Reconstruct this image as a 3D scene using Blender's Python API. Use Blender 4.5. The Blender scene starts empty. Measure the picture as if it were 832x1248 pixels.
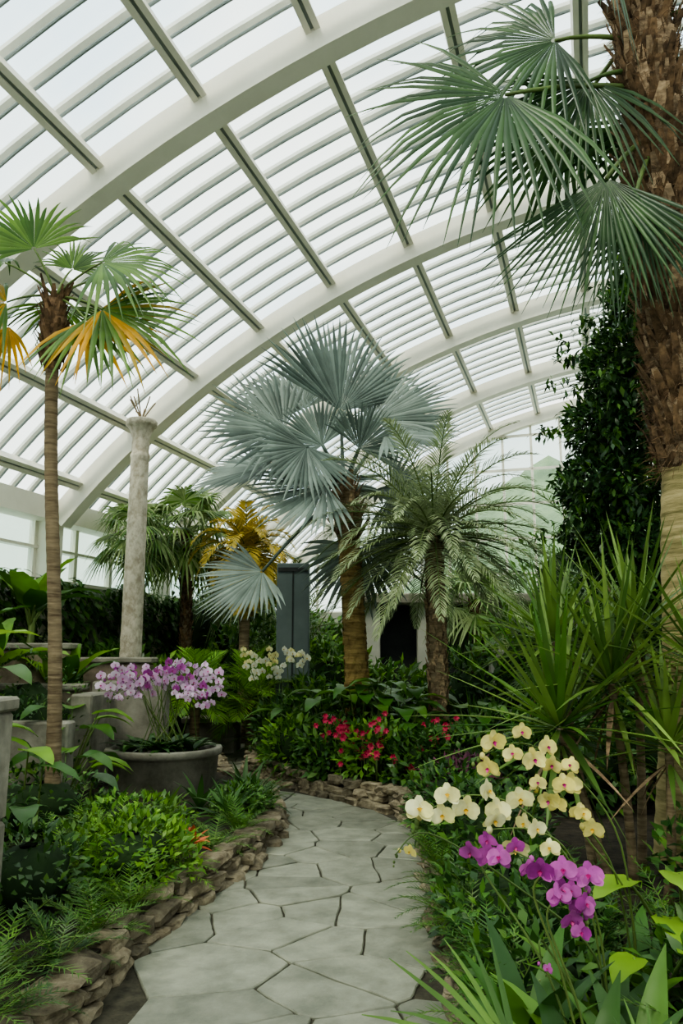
import bpy, math, random
from mathutils import Vector, Matrix, noise
random.seed(7)
R=random.random
def U(a,b): return a+(b-a)*random.random()
def V(x,y,z): return Vector((x,y,z))
UP=V(0,0,1)
pi=math.pi

# ------------------------------------------------------------ materials
def newmat(name):
    m=bpy.data.materials.new(name); m.use_nodes=True
    nt=m.node_tree; nt.nodes.clear()
    o=nt.nodes.new('ShaderNodeOutputMaterial')
    return m,nt,o
def rgba(c): return (c[0],c[1],c[2],1)
def mat_leaf(name,c1,c2,rough=.45,trans=.25,nscale=2.5):
    m,nt,o=newmat(name); N=nt.nodes; L=nt.links
    g=N.new('ShaderNodeNewGeometry')
    r=N.new('ShaderNodeValToRGB'); e=r.color_ramp.elements
    e[0].position=0; e[0].color=rgba(c1); e[1].position=1; e[1].color=rgba(c2)
    L.new(g.outputs['Random Per Island'],r.inputs[0])
    tc=N.new('ShaderNodeTexCoord'); n=N.new('ShaderNodeTexNoise'); n.inputs['Scale'].default_value=nscale; n.inputs['Detail'].default_value=3
    L.new(tc.outputs['Object'],n.inputs['Vector'])
    mr=N.new('ShaderNodeMapRange'); mr.inputs[1].default_value=.3; mr.inputs[2].default_value=.7; mr.inputs[3].default_value=.65; mr.inputs[4].default_value=1.25
    L.new(n.outputs[0],mr.inputs[0])
    mx=N.new('ShaderNodeVectorMath'); mx.operation='SCALE'
    L.new(r.outputs[0],mx.inputs[0]); L.new(mr.outputs[0],mx.inputs['Scale'])
    p=N.new('ShaderNodeBsdfPrincipled'); p.inputs['Roughness'].default_value=rough
    p.inputs['Specular IOR Level'].default_value=.35
    L.new(mx.outputs[0],p.inputs['Base Color'])
    t=N.new('ShaderNodeBsdfTranslucent'); L.new(mx.outputs[0],t.inputs[0])
    ms=N.new('ShaderNodeMixShader'); ms.inputs[0].default_value=trans
    L.new(p.outputs[0],ms.inputs[1]); L.new(t.outputs[0],ms.inputs[2]); L.new(ms.outputs[0],o.inputs[0])
    return m
def mat_rough(name,c1,c2,scale=6,rough=.8,bump=.3,stretch=(1,1,1),island=0.0,dist=.02,detail=8,lo=.35,hi=.65,spec=.3,trans=0):
    m,nt,o=newmat(name); N=nt.nodes; L=nt.links
    tc=N.new('ShaderNodeTexCoord'); mp=N.new('ShaderNodeMapping'); mp.inputs['Scale'].default_value=stretch
    L.new(tc.outputs['Object'],mp.inputs[0])
    n=N.new('ShaderNodeTexNoise'); n.inputs['Scale'].default_value=scale; n.inputs['Detail'].default_value=detail; n.inputs['Roughness'].default_value=.65
    L.new(mp.outputs[0],n.inputs['Vector'])
    r=N.new('ShaderNodeValToRGB'); e=r.color_ramp.elements
    e[0].position=lo; e[0].color=rgba(c1); e[1].position=hi; e[1].color=rgba(c2)
    L.new(n.outputs[0],r.inputs[0])
    col=r.outputs[0]
    if island>0:
        g=N.new('ShaderNodeNewGeometry'); mr=N.new('ShaderNodeMapRange'); mr.inputs[3].default_value=1-island; mr.inputs[4].default_value=1+island
        L.new(g.outputs['Random Per Island'],mr.inputs[0])
        mx=N.new('ShaderNodeVectorMath'); mx.operation='SCALE'
        L.new(col,mx.inputs[0]); L.new(mr.outputs[0],mx.inputs['Scale']); col=mx.outputs[0]
    p=N.new('ShaderNodeBsdfPrincipled'); p.inputs['Roughness'].default_value=rough; p.inputs['Specular IOR Level'].default_value=spec
    L.new(col,p.inputs['Base Color'])
    b=N.new('ShaderNodeBump'); b.inputs['Strength'].default_value=bump; b.inputs['Distance'].default_value=dist
    L.new(n.outputs[0],b.inputs['Height']); L.new(b.outputs[0],p.inputs['Normal'])
    if trans>0:
        t=N.new('ShaderNodeBsdfTranslucent'); L.new(col,t.inputs[0]); ms=N.new('ShaderNodeMixShader'); ms.inputs[0].default_value=trans
        L.new(p.outputs[0],ms.inputs[1]); L.new(t.outputs[0],ms.inputs[2]); L.new(ms.outputs[0],o.inputs[0])
    else: L.new(p.outputs[0],o.inputs[0])
    return m
def mat_glass(name,frost=.2,tint=(.93,.97,1)):
    m,nt,o=newmat(name); N=nt.nodes; L=nt.links
    t=N.new('ShaderNodeBsdfTransparent'); t.inputs[0].default_value=rgba(tint)
    tr=N.new('ShaderNodeBsdfTranslucent'); tr.inputs[0].default_value=(.92,.95,.93,1)
    gl=N.new('ShaderNodeBsdfGlossy'); gl.inputs['Roughness'].default_value=.08
    a=N.new('ShaderNodeMixShader'); a.inputs[0].default_value=frost
    L.new(t.outputs[0],a.inputs[1]); L.new(tr.outputs[0],a.inputs[2])
    b=N.new('ShaderNodeMixShader'); b.inputs[0].default_value=.05
    L.new(a.outputs[0],b.inputs[1]); L.new(gl.outputs[0],b.inputs[2]); L.new(b.outputs[0],o.inputs[0])
    return m

M={}
M['blue']=mat_leaf('silver_blue_palm_leaf',(.10,.135,.115),(.29,.345,.305),.5,.12)
M['date']=mat_leaf('date_palm_leaf',(.18,.235,.11),(.42,.48,.27),.45,.25)
M['fan']=mat_leaf('fan_palm_leaf',(.045,.11,.022),(.16,.28,.05),.35,.3)
M['fandark']=mat_leaf('dark_fan_palm_leaf',(.018,.05,.018),(.065,.13,.04),.33,.22)
M['fany']=mat_leaf('yellowing_palm_leaf',(.28,.24,.03),(.80,.40,.02),.45,.35)
M['fangrey']=mat_leaf('grey_green_palm_leaf',(.16,.23,.08),(.34,.42,.18),.5,.25)
M['yel']=mat_leaf('golden_palm_leaf',(.36,.29,.04),(.70,.50,.09),.5,.3)
M['dk']=mat_leaf('dark_foliage',(.018,.058,.013),(.068,.155,.03),.38,.22)
M['md']=mat_leaf('green_foliage',(.040,.12,.016),(.135,.26,.04),.4,.28)
M['lt']=mat_leaf('bright_foliage',(.08,.20,.02),(.235,.42,.045),.4,.35)
M['lime']=mat_leaf('lime_leaf',(.22,.40,.03),(.36,.56,.08),.35,.4)
M['sword']=mat_leaf('sword_leaf',(.07,.14,.03),(.23,.34,.08),.35,.28)
M['ficus']=mat_leaf('ficus_leaf',(.014,.042,.014),(.055,.12,.035),.26,.15)
M['red']=mat_leaf('red_bract',(.34,.01,.04),(.70,.05,.14),.5,.3)
M['terra']=mat_leaf('rust_leaf',(.35,.07,.03),(.6,.16,.06),.5,.3)
M['pur']=mat_leaf('purple_foliage',(.07,.015,.04),(.16,.04,.08),.5,.2)
M['pet_c']=mat_leaf('cream_petal',(.82,.75,.32),(.93,.89,.56),.5,.3,14)
M['pet_y']=mat_leaf('yellow_petal',(.80,.68,.19),(.90,.80,.34),.5,.3,14)
M['pet_m']=mat_leaf('magenta_petal',(.36,.03,.30),(.68,.16,.56),.5,.3,18)
M['pet_p']=mat_leaf('pale_pink_petal',(.70,.38,.66),(.93,.78,.90),.5,.35)
M['pet_w']=mat_leaf('white_petal',(.82,.80,.62),(.93,.92,.80),.5,.3)
M['lip']=mat_leaf('orchid_lip',(.40,.01,.18),(.62,.05,.28),.4,.2)
M['lipy']=mat_leaf('orchid_lip_yellow',(.65,.38,.03),(.80,.52,.06),.4,.2)
M['stem']=mat_leaf('green_stem',(.09,.15,.04),(.16,.22,.06),.5,.1)
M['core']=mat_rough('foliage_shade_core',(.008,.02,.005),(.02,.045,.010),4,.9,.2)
M['bark']=mat_rough('ringed_bark',(.11,.075,.045),(.30,.225,.14),3,.85,.8,(1,1,9))
M['bark2']=mat_rough('golden_palm_bark',(.12,.075,.025),(.38,.26,.10),3,.85,.8,(1,1,7))
M['bark3']=mat_rough('mossy_palm_bark',(.14,.12,.045),(.46,.36,.18),2.2,.8,.7,(1,1,8))
M['fibre']=mat_rough('palm_fibre',(.045,.027,.015),(.26,.155,.085),5,.95,.8,(2,2,2),island=.4)
M['boot']=mat_rough('palm_leaf_base',(.14,.09,.055),(.46,.32,.20),8,.9,.6,(1,1,3),island=.4)
M['white']=mat_rough('white_painted_steel',(.76,.72,.62),(.84,.80,.70),1.5,.5,.02)
M['slat']=mat_rough('frosted_roof_slat',(.84,.84,.79),(.92,.92,.87),2,.4,.02,trans=.35)
M['gap']=mat_rough('grey_glazing_bar',(.28,.32,.32),(.36,.40,.40),2,.5,.02)
M['conc']=mat_rough('weathered_concrete',(.14,.128,.10),(.31,.29,.24),3,.9,.6,detail=12)
M['concl']=mat_rough('light_concrete',(.17,.155,.125),(.32,.295,.24),5,.9,.5,detail=12)
M['stone']=mat_rough('field_stone',(.085,.066,.042),(.27,.225,.155),9,.9,1.0,island=.45,dist=.03)
M['flag']=mat_rough('slate_flagstone',(.145,.146,.112),(.265,.262,.205),4.5,.55,.6,island=.20,detail=12,spec=.45)
M['grout']=mat_rough('path_joint_soil',(.03,.027,.018),(.075,.066,.045),12,.95,.5)
M['soil']=mat_rough('planting_soil',(.012,.010,.007),(.05,.038,.025),9,.95,.8)
M['floor']=mat_rough('floor_concrete',(.10,.10,.09),(.2,.195,.18),2,.9,.3)
M['wall']=mat_rough('painted_wall',(.36,.35,.30),(.48,.47,.41),1.2,.8,.1)
M['dark']=mat_rough('dark_interior',(.012,.014,.014),(.03,.032,.03),2,.6,.1)
M['cab']=mat_rough('blue_grey_metal',(.075,.095,.095),(.10,.125,.125),1.5,.45,.03)
M['tstone']=mat_rough('terrace_stone',(.16,.125,.09),(.31,.25,.19),5,.9,.5)
M['hill']=mat_rough('hazy_wooded_hill',(.07,.13,.06),(.20,.29,.15),.35,.95,.3)
M['glass']=mat_glass('roof_glass',.12,(.78,.89,.92))
M['glassw']=mat_glass('window_glass',.08,(.66,.77,.73))
M['col']=mat_rough('carved_stone_column',(.33,.28,.21),(.60,.54,.44),10,.9,.9,(1,1,.7),dist=.04,lo=.35,hi=.6)

# ------------------------------------------------------------ mesh builder
class MB:
    def __init__(s): s.v=[]; s.f=[]; s.m=[]; s.mats=[]
    def mi(s,k):
        if k not in s.mats: s.mats.append(k)
        return s.mats.index(k)
    def add(s,vs,fs,k):
        o=len(s.v); s.v.extend([tuple(a) for a in vs]); i=s.mi(k)
        for f in fs: s.f.append(tuple(a+o for a in f)); s.m.append(i)
    def build(s,name,smooth=True,parent=None):
        me=bpy.data.meshes.new(name); me.from_pydata(s.v,[],s.f)
        for k in s.mats: me.materials.append(M[k])
        me.polygons.foreach_set('material_index',s.m)
        if smooth: me.polygons.foreach_set('use_smooth',[True]*len(s.f))
        me.update()
        ob=bpy.data.objects.new(name,me); bpy.context.scene.collection.objects.link(ob)
        if parent: ob.parent=parent
        return ob
def box(mb,x0,x1,y0,y1,z0,z1,k,tf=None):
    vs=[V(x,y,z) for x in(x0,x1) for y in(y0,y1) for z in(z0,z1)]
    if tf: vs=[tf(v) for v in vs]
    mb.add(vs,[(0,1,3,2),(4,6,7,5),(0,4,5,1),(2,3,7,6),(0,2,6,4),(1,5,7,3)],k)
def bbox(mb,x0,x1,y0,y1,z0,z1,k,b=.02,tf=None):
    vs=[];fs=[]
    import itertools
    c=[(x0,x1),(y0,y1),(z0,z1)]
    idx={}
    for sx,sy,sz in itertools.product((0,1),repeat=3):
        for ax in range(3):
            p=[c[0][sx],c[1][sy],c[2][sz]]; s=(sx,sy,sz)
            for a in range(3):
                if a!=ax: p[a]+= b if s[a]==0 else -b
            idx[(sx,sy,sz,ax)]=len(vs); vs.append(V(*p))
    for ax in range(3):
        o=[a for a in range(3) if a!=ax]
        for s in(0,1):
            q=[]
            for a,b2 in((0,0),(1,0),(1,1),(0,1)):
                t=[0,0,0]; t[ax]=s; t[o[0]]=a; t[o[1]]=b2; q.append(idx[(*t,ax)])
            fs.append(tuple(q))
    for ax in range(3):
        o=[a for a in range(3) if a!=ax]
        for a in(0,1):
            for b2 in(0,1):
                t0=[0,0,0]; t0[o[0]]=a; t0[o[1]]=b2; t1=list(t0); t1[ax]=1
                fs.append((idx[(*t0,o[0])],idx[(*t1,o[0])],idx[(*t1,o[1])],idx[(*t0,o[1])]))
    for s in itertools.product((0,1),repeat=3): fs.append(tuple(idx[(*s,a)] for a in range(3)))
    if tf: vs=[tf(v) for v in vs]
    mb.add(vs,fs,k)
def tube(mb,pts,rads,sides=8,k='stem',cap=True,wob=0):
    vs=[];fs=[];n=len(pts)
    ref=None
    for i,p in enumerate(pts):
        t=(pts[min(i+1,n-1)]-pts[max(i-1,0)])
        if t.length<1e-9: t=V(0,0,1)
        t.normalize()
        if ref is None: ref=V(1,0,0) if abs(t.x)<.9 else V(0,1,0)
        a=(ref-t*ref.dot(t)).normalized(); ref=a; b=t.cross(a)
        for j in range(sides):
            an=2*pi*j/sides; r=rads[i]*(1+(U(-wob,wob) if wob else 0))
            vs.append(p+a*(math.cos(an)*r)+b*(math.sin(an)*r))
    for i in range(n-1):
        for j in range(sides):
            j2=(j+1)%sides; fs.append((i*sides+j,i*sides+j2,(i+1)*sides+j2,(i+1)*sides+j))
    if cap:
        fs.append(tuple(range((n-1)*sides,n*sides))); fs.append(tuple(reversed(range(sides))))
    mb.add(vs,fs,k)
def bez(p0,p1,p2,n):
    return [p0*(1-t)**2+p1*2*t*(1-t)+p2*t*t for t in [i/n for i in range(n+1)]]
lin=lambda t:(min(1,.45+t*3)*(1-t**2.5))
lance=lambda t: math.sin(pi*min(1,t**.75*.98+.02))
ovate=lambda t: math.sin(pi*min(1,t**.6*.97+.03))**.8
heart=lambda t: (.55+t*2.2 if t<.2 else (1-((t-.2)/.8)**1.9))
petal=lambda t: math.sin(pi*(.12+.80*t))**.7
def blade(mb,p,d,n,L,W,prof=lance,droop=.3,fold=.15,segs=4,k='md',mid=False,wav=0):
    d=d.normalized(); side=d.cross(n)
    if side.length<1e-4: side=d.cross(V(.3,.7,.1))
    side.normalize(); vs=[];fs=[]; pos=p.copy(); st=L/segs; c=3 if mid else 2
    for i in range(segs+1):
        t=i/segs; w=max(W*.5*prof(t),W*.012); nn=side.cross(d)
        lift=nn*(fold*w)
        wv=nn*(wav*W*math.sin(i*2.1+p.x*9)) if wav else V(0,0,0)
        vs.append(pos-side*w+lift+wv)
        if mid: vs.append(pos.copy())
        vs.append(pos+side*w+lift-wv)
        pos=pos+d*st; d=V(d.x,d.y,d.z-droop/segs).normalized()
    for i in range(segs):
        for j in range(c-1):
            a=i*c+j; fs.append((a,a+1,a+c+1,a+c))
    mb.add(vs,fs,k)
def fan(mb,c,d,n,Rr,nseg=26,spread=4.7,split=.55,droop=.25,tip=.1,pleat=.45,cup=.1,k='fan',k2=None,rag=.08):
    d=d.normalized(); n=(n-d*n.dot(d)).normalized(); s=d.cross(n)
    da=spread/nseg; rings=[.03,split*.35,split*.7,split,split+(1-split)*.4,split+(1-split)*.75,1.0]
    for i in range(nseg):
        am=-spread/2+(i+.5)*da+U(-.01,.01)
        r=Rr*(.80+.20*math.cos(am*.5))*(1+U(-rag,rag)); td=tip*U(.3,1.6); sw=U(-.06,.06)
        e=d*math.cos(am)+s*math.sin(am); l=-d*math.sin(am)+s*math.cos(am)
        vs=[]
        for q in rings:
            rr=q*r
            if q<=split: w=rr*math.tan(da/2)*1.03
            else:
                x=(q-split)/(1-split); w=split*r*math.tan(da/2)*(1-x**1.3)+.0015
            z=-droop*Rr*q*q - (td*Rr*((q-split)/(1-split))**1.7 if q>split else 0)
            base=c+e*rr+n*(cup*rr*abs(math.sin(am)))+V(0,0,z)+l*(sw*rr*max(0,q-split))
            vs+= [base-l*w-n*(pleat*w),base,base+l*w-n*(pleat*w)]
        fs=[]
        for a in range(len(rings)-1):
            for j in range(2):
                b=a*3+j; fs.append((b,b+1,b+4,b+3))
        mb.add(vs,fs,(k2 if (k2 and R()<.4) else k))
def petfan(mb,crown,hub,d,n,Rr,sag=.1,pr=.02,stemk='stem',**kw):
    mid=(crown+hub)*.5+V(0,0,sag)
    pts=bez(crown,mid,hub,6); tube(mb,pts,[pr*(1.3-.6*i/6) for i in range(7)],5,stemk)
    fan(mb,hub,d,n,Rr,**kw)
def frond(mb,p,d,L,ln,nl=26,droop=.9,k='date',w=.022,ang=.9,vee=.35,segs=2,rk='stem',rr=.012,ld=.5):
    d=d.normalized(); pos=p.copy(); st=L/nl; pts=[p.copy()]; 
    side=d.cross(UP)
    if side.length<.05: side=V(R()-.5,R()-.5,0)
    side.normalize()
    for i in range(nl):
        t=(i+1)/nl; pos=pos+d*st; d=V(d.x,d.y,d.z-droop/nl*(0.4+1.2*t)).normalized(); pts.append(pos.copy())
        nn=side.cross(d)
        if t<.10: continue
        ll=ln*(math.sin(pi*min(1,.12+.86*t))**.6)*U(.85,1.1)
        for sg in(-1,1):
            a=ang*(1.15-.55*t)
            dd=side*(sg*math.sin(a))+d*math.cos(a)+nn*(vee*U(.3,1.2))
            blade(mb,pos+d*(U(-.4,.4)*st),dd,nn,ll,w,lin,ld,.2,segs,k)
    q=pts[::3]+[pts[-1]]
    tube(mb,q,[rr*(1.15-j/len(q)) for j in range(len(q))],4,rk)
def rdir():
    a=U(0,2*pi); z=U(-1,1); q=math.sqrt(1-z*z); return V(q*math.cos(a),q*math.sin(a),z)
def shrub(mb,c,r,n,L,W,k='md',k2=None,prof=lance,droop=.6,zmin=.15,core=True,p2=.3,inner=.65,segs=2,mid=False,up=.2):
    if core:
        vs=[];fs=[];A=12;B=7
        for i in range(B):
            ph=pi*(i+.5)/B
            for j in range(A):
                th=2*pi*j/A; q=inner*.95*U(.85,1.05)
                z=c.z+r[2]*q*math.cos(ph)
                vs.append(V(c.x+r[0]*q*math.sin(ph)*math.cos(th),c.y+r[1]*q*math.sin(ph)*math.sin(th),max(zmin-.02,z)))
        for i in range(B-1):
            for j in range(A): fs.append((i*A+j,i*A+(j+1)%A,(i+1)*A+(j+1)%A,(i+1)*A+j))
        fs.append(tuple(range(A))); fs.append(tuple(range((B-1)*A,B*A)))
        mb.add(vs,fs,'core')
    i=0
    while i<n:
        o=rdir(); q=U(inner,1.0)**.7*(1+.22*noise.noise(V(o.x*2+c.x,o.y*2+c.y,o.z*2+c.z)))
        p=V(c.x+o.x*r[0]*q,c.y+o.y*r[1]*q,c.z+o.z*r[2]*q); i+=1
        if p.z<zmin: continue
        d=o*.7+rdir()*.7+V(0,0,up); nn=(o*.6+UP+rdir()*.5)
        blade(mb,p,d,nn,L*U(.6,1.2),W*U(.7,1.2),prof,droop,.2,segs,(k2 if (k2 and R()<p2) else k),mid)
def rosette(mb,c,n,L,W,k,el0=-.2,el1=1.45,droop=.5,prof=lin,segs=5,fold=.4,r0=.03,mid=True,k2=None):
    for i in range(n):
        a=i*2.39996+U(-.2,.2); el=el0+(el1-el0)*((i+.5)/n)+U(-.1,.1)
        d=V(math.cos(a)*math.cos(el),math.sin(a)*math.cos(el),math.sin(el))
        nn=V(-math.cos(a)*math.sin(el),-math.sin(a)*math.sin(el),math.cos(el))
        blade(mb,c+d*r0,d,nn,L*U(.75,1.1),W*U(.8,1.1),prof,droop*U(.4,1.3),fold,segs,(k2 if k2 and R()<.3 else k),mid)
def fernplant(mb,c,n,L,k='md',el=.7,ln=.09,nl=16,droop=1.0,w=.02):
    for i in range(n):
        a=i*2.39996+U(-.3,.3); e=el+U(-.35,.5)
        frond(mb,c,V(math.cos(a)*math.cos(e),math.sin(a)*math.cos(e),math.sin(e)),L*U(.7,1.15),ln,nl,droop,k,w,1.2,.1,1,'stem',.004,.3)
def bigleaf(mb,base,tip,d,L,W,k,prof=heart,droop=.6,n=None,segs=7,fold=.2,pr=.008,wav=.02):
    pts=bez(base,(base+tip)*.5+V(0,0,.12),tip,5); tube(mb,pts,[pr*1.4,pr*1.3,pr*1.2,pr,pr*.9,pr*.8],5,'stem')
    nn=n or UP
    blade(mb,tip-d.normalized()*L*.12,d,nn,L,W,prof,droop,fold,segs,k,True,wav)
def stone(mb,c,s,rz,k='stone',A=10,B=6,pw=.55,nz=.12):
    vs=[];fs=[];sd=V(R()*50,R()*50,R()*50)
    f=lambda x:math.copysign(abs(x)**pw,x)
    cr,sr=math.cos(rz),math.sin(rz)
    for i in range(B+1):
        ph=-pi/2+pi*i/B
        for j in range(A):
            th=2*pi*j/A
            o=V(f(math.cos(ph))*f(math.cos(th)),f(math.cos(ph))*f(math.sin(th)),f(math.sin(ph)))
            q=1+nz*2*noise.noise(o*1.1+sd)
            x,y,z=o.x*s[0]*q,o.y*s[1]*q,o.z*s[2]*q
            vs.append(V(c.x+x*cr-y*sr,c.y+x*sr+y*cr,c.z+z))
    for i in range(B):
        for j in range(A): fs.append((i*A+j,i*A+(j+1)%A,(i+1)*A+(j+1)%A,(i+1)*A+j))
    mb.add(vs,fs,k)
def scales(mb,pf,r,z0,z1,n,L,W,k,out=.25,segs=2,droop=-.1,prof=lambda t:1-t*.6):
    for i in range(n):
        z=z0+(z1-z0)*i/n+U(-.02,.02); a=i*2.39996+U(-.25,.25); o=V(math.cos(a),math.sin(a),0); c=pf(z)
        rr=r(z) if callable(r) else r
        blade(mb,V(c.x,c.y,z)+o*rr*.93,UP+o*out*U(.6,1.4)+V(U(-.2,.2),U(-.2,.2),0),-o,L*U(.6,1.3),W*U(.7,1.2),prof,droop,-.3,segs,k,True)
def flower(mb,c,face,size,kp,kl):
    face=face.normalized(); s=face.cross(UP).normalized(); u=s.cross(face)
    rot=U(-.2,.2)
    for an,ww in((pi/2,.36),(pi*7/6,.34),(pi*11/6,.34),(.2,.60),(pi-.2,.60)):
        an+=rot; d=s*math.cos(an)+u*math.sin(an)
        off=.004 if ww>.5 else 0
        blade(mb,c+face*off,d+face*U(-.15,.3),face,size*.52,size*ww,petal,.15,.12,5,kp,True,.05)
    for sg in(-1,0,1):
        blade(mb,c+face*.006,face*.8-u*(.5 if sg==0 else -.1)+s*sg*.6,face,size*(.24 if sg==0 else .17),size*.15,ovate,.3,.5,2,kl,True)
def bud(mb,c,r,k):
    stone(mb,c,(r,r,r*1.3),0,k,6,4,1,.02)
def spray(mb,pts,f0,nf,size,kp,kl,face=V(-.1,-1,.05),buds=3,pr=.004):
    n=24; P=[]
    def cr(t):
        x=t*(len(pts)-1); i=min(int(x),len(pts)-2); u=x-i
        g=lambda j:pts[max(0,min(len(pts)-1,j))]
        a,b,c,d=g(i-1),g(i),g(i+1),g(i+2)
        return .5*((2*b)+(c-a)*u+(2*a-5*b+4*c-d)*u*u+(3*b-a-3*c+d)*u**3)
    P=[cr(i/n) for i in range(n+1)]
    tube(mb,P,[pr*(1.3-.7*i/n) for i in range(n+1)],5,'stem')
    for i in range(nf):
        t=f0+(.93-f0)*(i/max(1,nf-1))+U(-.015,.015); p=cr(t); tan=(cr(min(1,t+.02))-cr(t-.02)).normalized()
        sd=tan.cross(V(0,-1,0))
        if sd.length<.1: sd=V(1,0,0)
        sd.normalize(); sg=1 if i%2 else -1
        q=p+sd*(sg*size*.42*U(.5,1.3))+V(0,-size*U(.2,.6),U(-.25,.1)*size)
        tube(mb,[p,(p+q)*.5+V(0,0,.01),q+V(0,size*.1,0)],[pr*.7]*3,4,'stem')
        flower(mb,q,face+V(sg*U(0,.6),0,0)+rdir()*.5,size*U(.75,1.1),kp,kl)
    for i in range(buds):
        p=cr(.95+.05*i/max(1,buds-1) if buds>1 else 1)+V(U(-.01,.01),U(-.01,.01),-.012*i); bud(mb,p,size*(.13-.02*i),kp if i==0 else 'stem')

# ------------------------------------------------------------ greenhouse shell
CA,SA=math.cos(math.radians(17.5)),math.sin(math.radians(17.5))
def W3(s,t,z): return V(s*CA+t*SA,-s*SA+t*CA,z)
SC,ZC,RV=2.4,-6.8,16.2; TH=.82; T0,T1=-5.0,23.4
EZ=ZC+RV*math.cos(TH); SL=SC-RV*math.sin(TH); SR=SC+RV*math.sin(TH)
def arc(mb,t,w,r0,r1,k,n=48,a0=-TH,a1=TH):
    vs=[];fs=[]
    for i in range(n+1):
        th=a0+(a1-a0)*i/n; sn,cs=math.sin(th),math.cos(th)
        for r,tt in((r0,t-w/2),(r1,t-w/2),(r1,t+w/2),(r0,t+w/2)):
            vs.append(W3(SC+r*sn,tt,ZC+r*cs))
    for i in range(n):
        for j in range(4): fs.append((i*4+j,i*4+(j+1)%4,(i+1)*4+(j+1)%4,(i+1)*4+j))
    fs+= [(0,1,2,3),(n*4+3,n*4+2,n*4+1,n*4)]
    mb.add(vs,fs,k)
ribs=[T0,-2.4,2.4,7.2,12.0,16.0,19.8,T1]
mb=MB(); vs=[];fs=[];n=64
for i in range(n+1):
    th=-TH-.01+(2*TH+.02)*i/n
    for t in(T0,T1): vs.append(W3(SC+(RV+.08)*math.sin(th),t,ZC+(RV+.08)*math.cos(th)))
for i in range(n): fs.append((2*i,2*i+1,2*i+3,2*i+2))
mb.add(vs,fs,'glass'); mb.build('ceiling')
mb=MB()
for t in ribs: arc(mb,t,.28,RV-.46,RV-.06,'white')
mb.build('trim_1',False)
mb=MB()
for kk in range(-9,10):
    th=-.041+.0914*kk
    if abs(th)>TH-.02: continue
    for off,w in((-.0034,.034),(.0034,.034)):
        a=th+off
        def tf(v,a=a): 
            r=RV+v.z; return W3(SC+r*math.sin(a)+v.x*math.cos(a),v.y,ZC+r*math.cos(a)-v.x*math.sin(a))
        box(mb,-w,w,T0,T1,-.22,-.04,'white',tf)
    def tf(v,a=th): 
        r=RV+v.z; return W3(SC+r*math.sin(a)+v.x*math.cos(a),v.y,ZC+r*math.cos(a)-v.x*math.sin(a))
    box(mb,-.03,.03,T0,T1,-.18,-.03,'gap',tf)
mb.build('trim_2',False)
mb=MB()
for i in range(len(ribs)-1):
    a,b=ribs[i],ribs[i+1]; m=max(2,round((b-a)/.42))
    for j in range(1,m):
        t=a+(b-a)*j/m
        arc(mb,t,.075,RV+.0,RV+.05,'slat',40)
        arc(mb,t+.07,.020,RV-.01,RV+.05,'gap',40)
mb.build('trim_3',False)
def wallbox(name,s0,s1,t0,t1,z0,z1,k='wall'):
    mb=MB(); box(mb,s0,s1,t0,t1,z0,z1,k,lambda v:W3(v.x,v.y,v.z)); return mb.build(name,False)
wallbox('wall_left',SL-.35,SL-.05,T0,T1,0,2.95)
wallbox('wall_right',SR+.05,SR+.35,T0,T1,0,2.95)
wallbox('wall_back',SL-.35,SR+.35,T1,T1+.3,0,2.95)
wallbox('wall_front',SL-.35,SR+.35,T0-.3,T0,0,2.0)
for nm,s in(('window_1',SL-.2),('window_2',SR+.2)):
    mb=MB(); tf=lambda v:W3(v.x,v.y,v.z)
    box(mb,s-.01,s+.01,T0,T1,2.95,EZ,'glassw',tf)
    t=T0
    while t<T1: box(mb,s-.06,s+.06,t-.05,t+.05,2.95,EZ,'white',tf); t+=1.2
    box(mb,s-.1,s+.1,T0,T1,2.9,3.02,'white',tf); box(mb,s-.1,s+.1,T0,T1,3.55,3.6,'white',tf)
    mb.build(nm,False)
mb=MB(); tf=lambda v:W3(v.x,v.y,v.z)
for s in(SL+.0,SR-.0): box(mb,s-.22,s+.22,T0,T1,EZ-.2,EZ+.2,'white',tf)
for t in ribs[1:-1]:
    for s in(SL,SR): box(mb,s-.16,s+.16,t-.17,t+.17,0,EZ,'white',tf)
mb.build('trim_4',False)
def zar(s): return ZC+math.sqrt(max(0,(RV-.1)**2-(s-SC)**2))
for nm,t,zb in(('window_3',T1+.1,2.95),('window_4',T0-.1,2.0)):
    mb=MB(); vs=[];fs=[];n=40
    for i in range(n+1):
        s=SL+(SR-SL)*i/n; vs+=[W3(s,t,zb),W3(s,t,zar(s))]
    for i in range(n): fs.append((2*i,2*i+2,2*i+3,2*i+1))
    mb.add(vs,fs,'glassw')
    s=SL+.4
    while s<SR: box(mb,s-.035,s+.035,t-.08,t+.0,zb,zar(s),'white',tf); s+=.85
    z=zb
    while z<9.2:
        if z<EZ: a,b=SL,SR
        else:
            h=math.sqrt(max(0,(RV-.1)**2-(z-ZC)**2)); a,b=SC-h,SC+h
        box(mb,a,b,t-.08,t,z-.035,z+.035,'white',tf); z+=1.05
    mb.build(nm,False)
wallbox('floor',SL-.35,SR+.35,T0-.3,T1+.3,-.3,-.03,'floor')
mb=MB(); vs=[];fs=[];nx,ny=90,30
for j in range(ny+1):
    for i in range(nx+1):
        x=-70+200*i/nx; y=34+70*j/ny
        h=20*math.exp(-((x-20)/13)**2)+8*math.exp(-((x+30)/26)**2)
        z=-.5+h*(1-math.exp(-(j/9)**2))*(1+.15*noise.noise(V(x*.1,y*.1,0)))+1.8*noise.noise(V(x*.4,y*.4,3))
        vs.append(V(x,y,z))
for j in range(ny):
    for i in range(nx): a=j*(nx+1)+i; fs.append((a,a+1,a+nx+2,a+nx+1))
mb.add(vs,fs,'hill'); mb.build('wooded_hill')

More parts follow.
